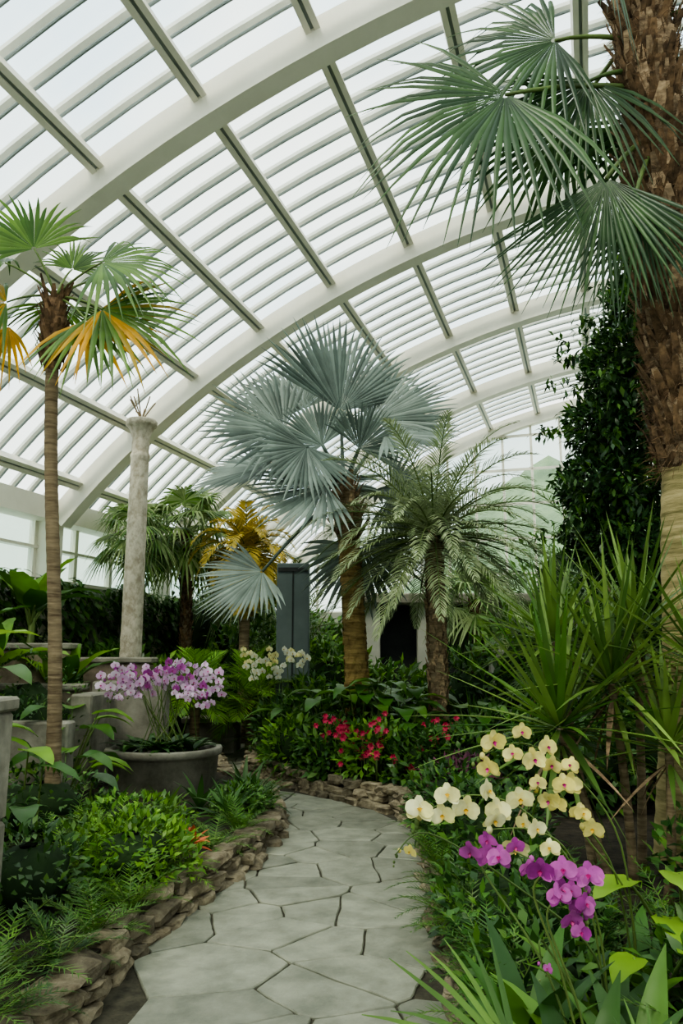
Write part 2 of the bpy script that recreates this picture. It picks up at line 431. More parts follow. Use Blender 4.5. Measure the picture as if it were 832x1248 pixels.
# ------------------------------------------------------------ path + beds
LE=[(-1.35,1.2),(-1.22,3),(-1.146,3.8),(-1.11,4.32),(-1.016,5.06),(-.757,6.1),(-.562,7.3),(-.607,8.3),(-.85,9.3),(-1.6,11.3),(-2.5,16)]
RE=[(.55,1.2),(.50,3.2),(.52,4.4),(.60,6),(.66,7.5),(.46,8.56),(-.15,9.3),(-.74,10.2),(-1.13,10.8),(-1.4,12),(-1.3,16)]
def smoothline(P,n=6):
    out=[]
    g=lambda j:Vector(P[max(0,min(len(P)-1,j))])
    for i in range(len(P)-1):
        for q in range(n):
            u=q/n; a,b,c,d=g(i-1),g(i),g(i+1),g(i+2)
            out.append(.5*((2*b)+(c-a)*u+(2*a-5*b+4*c-d)*u*u+(3*b-a-3*c+d)*u**3))
    out.append(Vector(P[-1])); return out
LS,RS=smoothline(LE),smoothline(RE)
def bed(name,line,far,h,inset):
    mb=MB(); pts=[Vector((p.x+inset,p.y)) for p in line]+[Vector(f) for f in far]; n=len(pts)
    vs=[V(p.x,p.y,h) for p in pts]+[V(p.x,p.y,-.03) for p in pts]
    fs=[tuple(range(n))]+[(i,i+n,(i+1)%n+n,(i+1)%n) for i in range(n)]
    mb.add(vs,fs,'soil'); return mb.build(name,False)
bed('garden_bed',LS,[(-4.5,16),(-8.6,1.2)],.15,-.1)
bed('garden_bed',RS,[(9,16),(9,1.2)],.15,.1)
def rwall(name,L,sgn,h,layers=3):
    mb=MB(); cum=[0]
    for q in range(1,len(L)): cum.append(cum[-1]+(L[q]-L[q-1]).length)
    for la in range(layers):
        pos=U(0,.2)
        while pos<cum[-1]:
            ln=U(.13,.36); c=pos+ln/2
            j=max(q for q in range(len(cum)) if cum[q]<=min(c,cum[-1]-1e-6)); j=min(j,len(L)-2)
            u=(c-cum[j])/(cum[j+1]-cum[j]); p=L[j].lerp(L[j+1],min(1,u)); tg=(L[j+1]-L[j]).normalized()
            nr=Vector((-tg.y,tg.x))*sgn; hj=h(p.y) if callable(h) else h; hh=hj/layers
            o=.06+.03*la+U(-.03,.03)
            if not(la==layers-1 and R()<.15):
                stone(mb,V(p.x+nr.x*o,p.y+nr.y*o,-.02+hh*(la+.5)+U(-.008,.008)),(ln*.5,U(.07,.12),hh*U(.45,.66)),math.atan2(tg.y,tg.x)+U(-.2,.2),A=12,B=8,pw=.38,nz=.22)
            pos+=ln*.99
    return mb.build(name,False)
rwall('stone_bed_edging',LS,1,.22,3)
rwall('stone_bed_edging',RS,-1,lambda y:.15 if y<7 else (.27 if y>8.4 else .15+.12*(y-7)/1.4),3)
def inside(x,y,poly):
    c=False;n=len(poly)
    for i in range(n):
        a,b=poly[i],poly[i-1]
        if (a[1]>y)!=(b[1]>y) and x<(b[0]-a[0])*(y-a[1])/(b[1]-a[1])+a[0]: c=not c
    return c
pp=[(p.x-.15,p.y) for p in LS]+[(p.x+.15,p.y) for p in reversed(RS)]
pts=[];tries=0
while tries<9000 and len(pts)<560:
    x,y=U(-4,2),U(.8,17); tries+=1
    md=.30+.34*(.5+.5*math.sin(x*5.3+y*3.1+7*noise.noise(V(x,y,0))))
    if all((x-a)**2+((y-b)*1.15)**2>md*md for a,b in pts): pts.append((x,y))
mb=MB()
for i,(px,py) in enumerate(pts):
    if not inside(px,py,pp): continue
    poly=[Vector((px-1,py-1)),Vector((px+1,py-1)),Vector((px+1,py+1)),Vector((px-1,py+1))]
    for j,(qx,qy) in enumerate(pts):
        if i==j or abs(qx-px)>2 or abs(qy-py)>2: continue
        m=Vector(((px+qx)/2,(py+qy)/2)); nn=Vector((qx-px,qy-py)).normalized()
        lim=m.dot(nn)-.004; out=[]
        for a in range(len(poly)):
            A,B=poly[a-1],poly[a]; da,db=A.dot(nn)-lim,B.dot(nn)-lim
            if (da<=0)!=(db<=0): out.append(A.lerp(B,da/(da-db)))
            if db<=0: out.append(B)
        poly=out
        if not poly: break
    if len(poly)<3: continue
    fine=[]
    for a in range(len(poly)):
        A,B=poly[a-1],poly[a]; k=max(1,int((B-A).length/.04))
        for q in range(k):
            p=A.lerp(B,q/k)
            w1=noise.noise(V(p.x*4,p.y*4,1))*.012; w2=noise.noise(V(p.x*4,p.y*4,9))*.012
            cdir=(Vector((px,py))-p).normalized(); ng=.001+.008*abs(noise.noise(V(p.x*16,p.y*16,i)))+(.003 if q==0 else 0)
            fine.append(p+Vector((w1,w2))+cdir*ng)
    n=len(fine); c=Vector((px,py)); z=U(-.004,.004)
    vs=[V(p.x,p.y,-.02) for p in fine]+[V(p.x,p.y,.012+z) for p in fine]+[V(*(p+(c-p).normalized()*.006),.018+z) for p in fine]
    fs=[(a,(a+1)%n,(a+1)%n+n,a+n) for a in range(n)]+[(a+n,(a+1)%n+n,(a+1)%n+2*n,a+2*n) for a in range(n)]+[tuple(range(2*n,3*n))]
    mb.add(vs,fs,'flag')
vs=[V(p[0],p[1],0.004) for p in pp]; mb.add(vs,[tuple(range(len(vs)))],'grout')
mb.build('flagstone_path',False)

# ------------------------------------------------------------ right foreground palm (shaggy trunk)
def rp(z):
    if z<3: return V(2.50+.25*z/3,6,z)
    return V(2.75-.02*(z-3),6,z)
mb=MB()
zs=[.1+i*.06 for i in range(52)]
tube(mb,[rp(z) for z in zs],[.20+.05*math.exp(-z*2)+.006*(i%2)+.01*math.sin(z*3) for i,z in enumerate(zs)],20,'bark3')
zs=[3.05+i*.1 for i in range(45)]
tube(mb,[rp(z) for z in zs],[.20+.03*min(1,(z-3)*.6) for z in zs],18,'fibre',wob=.05)
scales(mb,rp,lambda z:.205+.03*min(1,(z-3)*.6),3.0,7.4,420,.17,.12,'boot',.32)
scales(mb,rp,.24,3.1,7.5,500,.22,.09,'fibre',.5)
for i in range(7500):
    z=U(3.0,7.5); a=U(0,2*pi); o=V(math.cos(a),math.sin(a),0)
    blade(mb,rp(z)+o*.23,o*.6+rdir()*.9+V(0,0,U(-.8,.5)),o,U(.06,.19),.006,lin,.8,0,2,'fibre')
def rfan(c,hub,d,n,Rr,k='fandark',**kw):
    kw.setdefault('droop',.08); kw.setdefault('tip',.22); kw.setdefault('spread',4.0); kw.setdefault('split',.42)
    petfan(mb,c,hub,d,n,Rr,.12,.022,'stem',nseg=32,pleat=.5,k=k,rag=.06,**kw)
rfan(rp(6.45),V(1.33,5.6,6.08),V(-.75,-.1,-.62),V(-.15,-.9,.25),1.30,spread=3.4)
rfan(rp(6.9),V(1.85,5.9,6.85),V(-.85,.1,-.15),V(-.1,-.9,.3),1.10,tip=.3,spread=3.6)
rfan(rp(6.6),V(2.12,5.9,6.45),V(-.45,-.1,-.9),V(-.2,-.9,.1),.95,spread=3.0)
rfan(rp(6.0),V(2.10,5.6,5.33),V(-.22,-.05,-1),V(-.45,-.9,.1),1.18,spread=2.1,droop=.02,tip=.05)
rfan(rp(5.9),V(2.30,5.55,5.15),V(.05,-.05,-1),V(-.3,-.9,.1),.95,spread=1.7,droop=.02,tip=.05)
rfan(rp(7.1),V(2.2,5.5,7.4),V(-.6,-.5,.3),V(-.1,-.8,.3),1.0)
rfan(rp(7.1),V(3.6,5.6,7.0),V(1,-.2,.0),V(0,-.5,.9),1.2)
rfan(rp(6.8),V(3.5,5.7,6.2),V(1,-.3,-.6),V(0,-.6,.6),1.1)
rfan(rp(7.1),V(3.2,7.0,6.9),V(.4,1,-.2),V(0,.3,1),1.2)
rfan(rp(7.1),V(2.3,7.1,6.9),V(-.5,1,-.3),V(0,.3,1),1.2)
rfan(rp(7.1),V(2.7,5.9,8.0),V(.1,-.1,1),V(0,-1,.1),.9)
mb.build('shaggy_trunk_fan_palm')

# ------------------------------------------------------------ left slender palm
mb=MB()
def lp(z): 
    t=(z-.1)/4.7; return V(-2.47-.27*t+.03*math.sin(t*6),7,z)
zs=[.1+i*.05 for i in range(97)]
tube(mb,[lp(z) for z in zs],[.058+.02*math.exp(-z*1.5)+.003*(i%2) for i,z in enumerate(zs)],12,'bark')
zs=[4.40+i*.06 for i in range(11)]
tube(mb,[lp(z) for z in zs],[.070,.08,.09,.105,.115,.12,.12,.11,.10,.09,.06],12,'fibre',wob=.08)
scales(mb,lp,.09,4.25,5.0,120,.18,.06,'fibre',.5)
C=lp(5.0)
def lf(h,d,Rr,k='fan',k2=None,n=V(0,-.55,.8),**kw):
    kw.setdefault('droop',.18); kw.setdefault('tip',.18)
    petfan(mb,C,C+V(*h),V(*d),n,Rr,.08,.012,'stem',nseg=24,spread=3.3,split=.45,pleat=.45,k=k,k2=k2,**kw)
lf((-.20,-.1,.45),(-.50,-.1,1),.72,n=V(.3,-.9,.1),droop=.05)
lf((.05,.25,.42),(.3,.2,1),.45,n=V(0,-1,.2),droop=.05)
lf((.48,-.15,.28),(1,-.1,.0),.85,n=V(0,-.8,.6))
lf((.36,.3,.34),(.8,.5,.30),.7)
lf((.52,-.2,-.22),(1,-.2,-.48),.92,'fan','fany',n=V(.2,-.85,.45),droop=.08)
lf((.40,-.25,-.35),(.9,-.3,-.75),.78,'fany','fan',n=V(.3,-.9,.3),droop=.05)
lf((-.42,-.1,-.1),(-1,-.1,-.30),.75,'fany','fan',n=V(-.2,-.8,.5))
lf((-.48,.1,-.25),(-.8,-.2,-.7),.65,'fany',n=V(-.2,-.9,.3))
lf((-.42,-.2,.25),(-1,-.3,.15),.75)
lf((-.1,.4,.1),(-.2,1,.0),.7,n=V(0,0,1))
lf((.3,.4,.05),(.8,.8,-.1),.7,n=V(0,0,1))
mb.build('slender_fan_palm')

# ------------------------------------------------------------ central silver palm
mb=MB(); BY=11
def bp(z): 
    t=z/4; return V(.24-.22*t+.05*math.sin(t*3),BY,z)
zs=[.1+i*.07 for i in range(55)]
tube(mb,[bp(z) for z in zs],[.17-.01*z+.008*(i%2) for i,z in enumerate(zs)],16,'bark2')
scales(mb,bp,lambda z:.165-.01*z,.2,3.3,260,.10,.14,'bark2',.12)
scales(mb,bp,.13,3.2,4.0,90,.30,.13,'boot',.55)
C=V(.03,BY,3.95)
def bf(h,d,Rr,n=V(0,-.85,.5),**kw):
    kw.setdefault('droop',.03); kw.setdefault('tip',.05); kw.setdefault('spread',3.8)
    petfan(mb,C,C+V(*h),V(*d),n,Rr,.12,.028,'blue',nseg=32,split=.60,pleat=.9,cup=.14,k='blue',rag=.06,**kw)
bf((-.85,-.2,.85),(-.97,-.2,.28),1.28,V(.3,-.8,.5),spread=3.4)
bf((-.62,.4,1.35),(-.60,.2,.8),1.08,V(.5,-.8,-.1),spread=3.2)
bf((-.05,.0,1.20),(.04,.0,1),1.52,V(.45,-.9,.05),spread=2.5)
bf((.42,.15,1.10),(.72,.1,.68),1.25,V(-.4,-.85,.2),spread=2.9)
bf((.60,-.2,.80),(1,-.1,.05),1.10,V(-.1,-.6,.75),spread=3.4)
bf((-.30,-.45,.55),(-.55,-.1,.75),.80,V(-.3,-.7,.6),spread=3.2)
bf((.22,-.3,.55),(.5,-.2,.75),.72,V(.4,-.8,.2),spread=3.0)
bf((-1.15,.1,.38),(-1,.1,-.18),1.15,V(0,-.5,.85),spread=3.2)
bf((-.50,-.75,.45),(-.35,-.4,-.8),.85,V(.3,-.9,.2),spread=3.6)
bf((-.25,-.6,-.05),(-.95,-.3,-.38),1.12,V(0,-.75,.65),spread=3.1)
bf((-1.12,-.3,-1.20),(-.85,-.2,-.5),.98,V(-.3,-.7,.6),spread=3.2)
bf((.25,.35,-.75),(.1,.3,-.95),1.05,V(.1,-1,.1))
bf((.7,.4,.0),(.9,.3,-.4),.95,V(0,-.8,.4))
bf((-.2,.9,.4),(-.2,1,.1),1.1,V(0,0,1))
bf((.5,.8,.2),(.5,1,0),1.0,V(0,0,1))
mb.build('silver_fan_palm')

# ------------------------------------------------------------ date palm
mb=MB(); DX,DY=1.27,10.4
def dp(z): return V(DX-.03*z*.3,DY,z)
zs=[.1+i*.06 for i in range(52)]
tube(mb,[dp(z) for z in zs],[.11+.012*(i%2) for i in range(52)],14,'bark')
scales(mb,dp,.115,.2,3.2,330,.11,.09,'boot',.35)
C=dp(3.2)
for i in range(76):
    a=i*2.39996; el=1.25-1.75*(i/76)**.8+U(-.08,.08)
    d=V(math.cos(a)*math.cos(el),math.sin(a)*math.cos(el),math.sin(el))
    frond(mb,C,d,U(1.75,2.1),.33,54,U(1.2,1.6) if el>.2 else .95,'date',.022,.8,.3,2,'stem',.014,.8)
mb.build('date_palm')

# ------------------------------------------------------------ generic background palms
def bgfan(name,x,y,h,nl,pl,Rr,k,tr=.1,barkk='bark',k2=None,skirt=True):
    mb=MB(); pf=lambda z:V(x+.05*math.sin(z),y,z)
    zs=[.0+i*.1 for i in range(int(h/.1)+1)]
    tube(mb,[pf(z) for z in zs],[tr+.01*(i%2) for i in range(len(zs))],10,barkk)
    scales(mb,pf,tr,.3,h,int(h*70),.16,.09,'fibre',.4)
    C=pf(h)
    for i in range(nl):
        a=i*2.39996; el=1.35-(2.3 if skirt else 1.6)*i/nl+U(-.1,.1)
        d=V(math.cos(a)*math.cos(el),math.sin(a)*math.cos(el),math.sin(el)); hub=C+d*pl*U(.8,1.15)
        petfan(mb,C,hub,(d+V(0,0,-.25)),V(0,-.3,1) if el>-.3 else V(d.x,d.y,-.3),Rr*U(.8,1.1),.06,.014,'stem',nseg=22,spread=3.9,split=.45,droop=.35,tip=.3,k=k,k2=k2)
    return mb.build(name)
bgfan('windmill_palm',-3.2,16,4.1,26,.65,.75,'fangrey',k2='fan')
bgfan('windmill_palm',-4.0,15,3.9,20,.5,.6,'fangrey',k2='fan')
bgfan('windmill_palm',-2.2,17.5,3.2,18,.6,.7,'fangrey')
bgfan('windmill_palm',2.6,15.5,2.6,20,.6,.7,'fangrey',k2='fan')
def pinn(name,x,y,h,nf,L,k,tr=.08,ln=.4,w=.03,droop=1.1,e1=-.5):
    mb=MB(); tube(mb,[V(x,y,z*h/8) for z in range(9)],[tr]*9,8,'bark')
    for i in range(nf):
        a=i*2.39996; el=1.4+(e1-1.4)*i/nf
        frond(mb,V(x,y,h),V(math.cos(a)*math.cos(el),math.sin(a)*math.cos(el),math.sin(el)),L*U(.85,1.1),ln,24,droop,k,w,.9,.2,2)
    return mb.build(name)
pinn('golden_palm',-1.85,15,3.6,60,1.2,'yel',.1,.34,.055,2.3,-1.4)
pinn('areca_palm',-.9,15.5,2.0,26,1.5,'md')
pinn('areca_palm',4.6,13.5,2.8,30,2.0,'md')
pinn('areca_palm',-1.5,13.2,.9,22,.9,'lt')
pinn('areca_palm',3.4,12.6,1.6,26,1.5,'md')
pinn('areca_palm',-2.3,12.6,1.0,22,.8,'lt')

# ------------------------------------------------------------ stone column
mb=MB(); cx,cy=-3.46,13
prof=[(.28,0),(.28,.35),(.22,.42),(.185,.5),(.18,1.2),(.17,2.5),(.16,3.8),(.15,4.9),(.165,4.95),(.165,5.0),(.145,5.04),(.15,5.3),(.18,5.4),(.23,5.5),(.265,5.52),(.265,5.6),(.25,5.62)]
zs=[];rs=[]
for i in range(len(prof)-1):
    (r0,z0),(r1,z1)=prof[i],prof[i+1]; k=max(1,int((z1-z0)/.05))
    for q in range(k): zs.append(z0+(z1-z0)*q/k); rs.append((r0+(r1-r0)*q/k))
zs.append(5.62); rs.append(.25)
tube(mb,[V(cx,cy,z) for z in zs],rs,28,'col',wob=.03)
for i in range(9):
    a=U(0,6.28); tube(mb,bez(V(cx,cy,5.6),V(cx+.1*math.cos(a),cy+.1*math.sin(a),5.8),V(cx+.22*math.cos(a),cy+.2*math.sin(a),5.75+U(0,.45)),5),[.012]*6,5,'bark')
mb.build('carved_stone_column')

# ------------------------------------------------------------ concrete things
mb=MB(); bx,by=-1.97,9.0
prof=[(.0,.12),(.52,.12),(.57,.16),(.60,.53),(.635,.54),(.64,.60),(.63,.615),(.57,.615),(.56,.60),(.55,.50),(.0,.50)]
A=48; vs=[];fs=[]
for r,z in prof:
    for j in range(A): vs.append(V(bx+max(r,.001)*math.cos(2*pi*j/A),by+max(r,.001)*math.sin(2*pi*j/A),z))
for i in range(len(prof)-1):
    for j in range(A): fs.append((i*A+j,i*A+(j+1)%A,(i+1)*A+(j+1)%A,(i+1)*A+j))
mb.add(vs[:-A],[f for f in fs if max(f)<len(vs)-A],'conc')
mb.add([V(bx+.56*math.cos(2*pi*j/A),by+.56*math.sin(2*pi*j/A),.56) for j in range(A)],[tuple(range(A))],'soil')
mb.build('concrete_bowl_planter',True)
mb=MB(); bbox(mb,-3.05,-2.15,9.75,10.05,.1,1.30,'conc',.02); bbox(mb,-3.05,-2.8,9.0,9.75,.1,1.18,'conc',.02)
mb.build('concrete_planter_block',False)
mb=MB(); bbox(mb,-3.9,-2.75,8.1,8.35,.1,.95,'conc',.02); mb.build('concrete_planter_block',False)
mb=MB()
bbox(mb,-2.5,-1.83,3.85,4.5,.10,.72,'concl',.02); bbox(mb,-2.5,-1.83,3.85,4.5,.725,1.30,'concl',.02); bbox(mb,-2.52,-1.81,3.83,4.52,1.302,1.38,'concl',.015)
mb.build('stone_block_plinth',False)
mb=MB(); bbox(mb,-2.6,-1.75,13.4,14.1,0,.55,'conc',.03); bbox(mb,-2.66,-1.69,13.34,14.16,.5,.6,'concl',.02); mb.build('stone_trough_planter',False)
mb=MB()
for (x0,x1,y0,y1,z1) in((-5.2,-3.9,11.3,11.7,1.7),(-3.9,-2.9,12.0,12.3,1.5),(-5.0,-3.5,10.6,10.9,1.15)):
    bbox(mb,x0,x1,y0,y1,.05,z1,'tstone',.03); bbox(mb,x0-.05,x1+.05,y0-.05,y1+.05,z1,z1+.09,'concl',.02)
mb.build('stone_terrace',False)
mb=MB(); bbox(mb,-1.12,-.56,13.5,13.9,.0,3.2,'cab',.015); box(mb,-.85,-.83,13.485,13.5,.1,3.1,'dark'); box(mb,-1.10,-.58,13.48,13.5,3.05,3.12,'dark'); mb.build('metal_utility_cabinet',False)
mb=MB()
bbox(mb,.2,5.6,16.9,21,2.72,2.95,'concl',.03); box(mb,.4,5.4,17.6,20.8,0,2.72,'dark')
for x in(.5,1.65,3.2,4.8): bbox(mb,x,x+.34,17.1,17.4,0,2.72,'wall',.02)
bbox(mb,.2,5.6,17.0,17.12,.0,.9,'conc',.02)
mb.build('garden_pavilion',False)

# ------------------------------------------------------------ orchids in bowl
mb=MB()
for i in range(26):
    a=U(0,6.28); r=U(.05,.42); c=V(bx+r*math.cos(a),by+r*math.sin(a),.55)
    for q in range(4):
        b=a+U(-1.5,1.5); blade(mb,c,V(math.cos(b),math.sin(b),U(.6,1.3)),UP,U(.28,.45),.09,ovate,1.2,.2,5,'dk',True)
for i in range(24):
    a=U(0,6.28); r=U(0,.38); c=V(bx+r*math.cos(a),by+r*math.sin(a),.55)
    h=U(.58,.88)
    side=(i/23-.5)*1.25
    top=V(bx+side*.7,by+U(-.3,.2),.55+h+.08)
    end=top+V(math.copysign(.28,side),-.1,-.14)
    spray(mb,[c,V((c.x+top.x)/2,(c.y+top.y)/2,.55+h*.55),top,end],.58,6,.105,'pet_m' if i%6==0 else 'pet_p','lip',V(U(-.3,.3),-1,.1),2,.005)
mb.build('pink_orchid_planting')
mb=MB()
for i in range(8):
    c=V(-1.15+i*.06,11.9+U(-.3,.3),.15); top=V(-1.40+i*.12,11.7+U(-.2,.2),U(1.4,1.7))
    spray(mb,[c,(c+top)*.5+V(.05,0,.1),top,top+V(U(-.25,.2),-.1,-.14)],.55,6,.11,'pet_w' if i%3 else 'pet_c','lipy',V(0,-1,.1),1,.006)
    rosette(mb,c,7,.4,.1,'dk',.2,1.1,1.0,ovate)
mb.build('white_orchid_planting')

# ------------------------------------------------------------ foreground orchids (right)
def oleaves(mb,c,n,L,W,k='dk',el=(.5,1.2)):
    for i in range(n):
        a=i*2.4+U(-.3,.3); e=U(*el); blade(mb,c,V(math.cos(a)*math.cos(e),math.sin(a)*math.cos(e),math.sin(e)),V(-math.cos(a),-math.sin(a),1),L*U(.8,1.15),W,ovate,1.3,.25,7,k,True)
mb=MB()
g=.13
base=V(.98,3.15,g); oleaves(mb,base,9,.5,.11,'md')
spray(mb,[base,V(.92,3.12,.7),V(.70,3.05,1.02),V(.46,3.0,1.10),V(.25,2.95,1.02)],.52,8,.098,'pet_c','lipy',buds=4)
spray(mb,[base,V(.95,3.1,.6),V(.82,3.0,.90),V(.68,2.95,.99),V(.50,2.9,1.00)],.64,4,.092,'pet_c','lipy',buds=3)
spray(mb,[base,V(.9,3.0,.55),V(.6,2.9,.82),V(.30,2.85,1.00),V(.18,2.8,.94)],.9,1,.05,'pet_y','lipy',buds=4)
mb.build('cream_orchid')
mb=MB()
base=V(1.25,3.6,g); oleaves(mb,base,9,.5,.12,'md')
spray(mb,[base,V(1.2,3.55,.8),V(.98,3.5,1.12),V(.76,3.42,1.24),V(.56,3.4,1.18)],.48,9,.098,'pet_y','lip',buds=3)
spray(mb,[base,V(1.15,3.5,.7),V(.95,3.4,.98),V(.88,3.38,1.06),V(.78,3.35,1.06)],.62,4,.092,'pet_y','lip',buds=2)
spray(mb,[base,V(1.2,3.5,.6),V(1.0,3.4,.88),V(1.0,3.38,.98),V(.98,3.35,.92)],.68,3,.092,'pet_y','lipy',buds=1)
mb.build('yellow_orchid')
mb=MB()
base=V(.80,2.7,g); oleaves(mb,base,10,.5,.13,'md'); oleaves(mb,V(.6,2.75,g),8,.5,.12,'dk')
spray(mb,[base,V(.66,2.72,.6),V(.46,2.75,.92),V(.50,2.72,.99),V(.64,2.7,.94)],.58,6,.082,'pet_m','lip',buds=2)
spray(mb,[base,V(.7,2.7,.6),V(.62,2.7,.86),V(.72,2.68,.91),V(.80,2.66,.86)],.60,6,.082,'pet_m','lip',buds=2)
spray(mb,[base,V(.75,2.7,.5),V(.66,2.7,.77),V(.72,2.68,.83),V(.78,2.66,.78)],.68,4,.074,'pet_m','lip',buds=3)
spray(mb,[base,V(.75,2.7,.5),V(.66,2.7,.68),V(.62,2.65,.72),V(.63,2.66,.64)],.95,1,.04,'pet_m','lip',buds=4)
mb.build('magenta_orchid')
mb=MB()
for q in range(3):
    base=V(1.0+.1*q,2.4-.06*q,g); oleaves(mb,base,5,.3,.07,'md'); spray(mb,[base,base+V(0,0,.22),base+V(.03,-.05,.32+.03*q),base+V(.1,-.08,.30)],.5,4,.055,'pet_m','lip',buds=1)
mb.build('magenta_orchid')

# ------------------------------------------------------------ dracaena clump right
mb=MB()
def stemr(p0,p1,n,L,tr=.028,W=.052,el0=-.35,k2=None):
    pts=bez(p0,(p0+p1)*.5+V(.03,0,-.02),p1,12); tube(mb,pts,[tr*(1.15-.3*i/12)*(1+.06*(i%2)) for i in range(13)],9,'bark')
    rosette(mb,p1,n,L,W,'sword',el0,1.5,.22,lin,5,.35,k2=k2)
    rosette(mb,p1-V(0,0,.08),n//4,L*.7,W*.9,'sword',-1.2,-.2,.5,lin,4,.35,k2='boot')
stemr(V(1.70,5.25,.13),V(1.38,5.1,1.15),56,1.05,k2='md',W=.055)
stemr(V(1.86,5.3,.13),V(1.76,5.2,1.42),54,.95,W=.045)
stemr(V(2.0,5.55,.13),V(2.05,5.5,1.75),50,.85,W=.045)
stemr(V(1.62,5.3,.13),V(1.48,5.5,1.70),46,.75,W=.045)
stemr(V(2.2,5.2,.13),V(2.3,5.0,1.5),50,.85,W=.045)
stemr(V(1.95,5.0,.13),V(1.98,4.9,1.05),34,.65,W=.045)
mb.build('dracaena_clump')
mb=MB()
for (x,y,n,L,k) in((1.35,2.9,20,.50,'md'),(1.2,2.5,20,.48,'md'),(1.55,3.4,16,.6,'dk'),(1.2,4.0,16,.5,'dk'),(.92,3.9,16,.42,'dk'),(1.0,2.25,20,.42,'dk'),(1.5,2.6,20,.5,'dk'),(1.7,4.2,16,.6,'md'),(1.3,4.7,14,.5,'dk'),(.80,4.6,18,.42,'md'),(1.95,3.2,14,.6,'md'),(1.3,5.6,14,.5,'md'),(.9,6.3,16,.45,'md'),(.95,7.2,16,.45,'md'),(.72,5.3,20,.42,'dk'),(.68,5.8,18,.36,'md'),(.68,3.9,20,.40,'dk'),(.66,3.4,18,.38,'md'),(.70,3.0,16,.35,'dk'),(.68,4.4,20,.40,'md'),(.66,4.9,18,.36,'dk'),(.76,6.8,18,.36,'dk')):
    fernplant(mb,V(x,y,.13),n,L,k)
mb.build('fern_planting')
for c,r,n in((V(1.6,3.2,.3),(.5,.5,.3),700),(V(.98,4.6,.25),(.48,.8,.30),1500),(V(.85,3.6,.2),(.32,.5,.24),700),(V(1.1,6.4,.28),(.52,.8,.36),1400),(V(2.2,4.2,.35),(.6,.9,.4),900),(V(2.9,5,.4),(.7,1.2,.5),900),(V(1.0,7.5,.3),(.4,.7,.32),900)):
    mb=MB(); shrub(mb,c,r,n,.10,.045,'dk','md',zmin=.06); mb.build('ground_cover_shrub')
mb=MB()
for (bx_,by_,tx,ty,tz,dx,dy,L,W) in((1.5,3.7,1.22,3.55,.66,-.8,-.5,.26,.17),(1.5,3.7,1.42,3.5,.70,-.1,-.9,.28,.20),(1.5,3.7,1.60,3.5,.66,.6,-.6,.26,.18),(1.5,3.7,1.66,3.7,.64,1,.1,.25,.16),(1.5,3.7,1.35,3.45,.54,-.2,-1,.25,.17),(1.25,3.4,1.12,3.25,.46,-.6,-.7,.24,.14),(1.25,3.4,1.32,3.2,.50,.3,-.9,.24,.15)):
    bigleaf(mb,V(bx_,by_,.13),V(tx,ty,tz),V(dx,dy,.05),L,W,'lime',heart,.5,wav=.03)
mb.build('lime_leaf_plant')
mb=MB(); c=V(.62,2.25,.12)
for (h,d,Rr,k) in(((-.16,-.02,.44),(-1,-.1,.25),.42,'fan'),((.02,-.1,.36),(-.1,-.6,.6),.34,'fan'),((.20,.0,.30),(.9,-.1,.5),.32,'fan')):
    petfan(mb,c,c+V(*h),V(*d),V(0,-.6,.8),Rr,.02,.007,'stem',nseg=18,spread=3.0,split=.3,droop=.06,tip=.10,pleat=.4,k=k)
mb.build('dwarf_fan_palm')
mb=MB()
for c in(V(.72,2.55,.13),V(.95,2.75,.13),V(.66,3.0,.13)):
    for i in range(8):
        a=i*2.4; blade(mb,c,V(math.cos(a)*.45,math.sin(a)*.45,1),V(-math.cos(a),-math.sin(a),.3),U(.42,.60),.11,lance,.9,.3,7,'md' if i%2 else 'dk',True)
mb.build('strap_leaf_plant')

# ------------------------------------------------------------ ficus tree right
mb=MB()
tube(mb,bez(V(4.5,10,.1),V(4.4,10,3),V(4.1,10,6),10),[.16-.01*i for i in range(11)],9,'bark')
for (x,y,z,rx,ry,rz,n) in((4.10,9.9,6.3,.50,.6,.5,1800),(3.85,9.9,5.45,.62,.8,.5,2200),(3.6,9.8,4.55,.66,.8,.5,2600),(3.4,9.8,3.75,.62,.8,.42,2000),(3.6,9.8,3.0,.68,.8,.5,2200),(4.6,10.1,5.6,.9,1,1.1,2200),(4.7,10,4.2,1,1,1.2,2200),(4.3,9.8,2.4,1.0,1,1.0,2200),(4.4,10,7.1,.5,.6,.5,1000),(5.6,10,5,1.2,1.2,2.2,1800)):
    shrub(mb,V(x,y,z),(rx,ry,rz),n,.15,.065,'ficus','md',ovate,.9,.2,inner=.5,p2=.25)
    for q in range(20):
        o=rdir(); p=V(x+o.x*rx*1.05,y+o.y*ry*1.05,z+o.z*rz*1.05); dl=(o+V(0,0,-.3)).normalized()
        for w in range(30): 
            pp2=p+dl*U(-.1,.42)+rdir()*U(0,.11); blade(mb,pp2,rdir()+V(0,0,-.6),UP,.13,.055,ovate,.9,.2,2,'ficus' if R()<.65 else 'md')
mb.build('weeping_fig_tree')

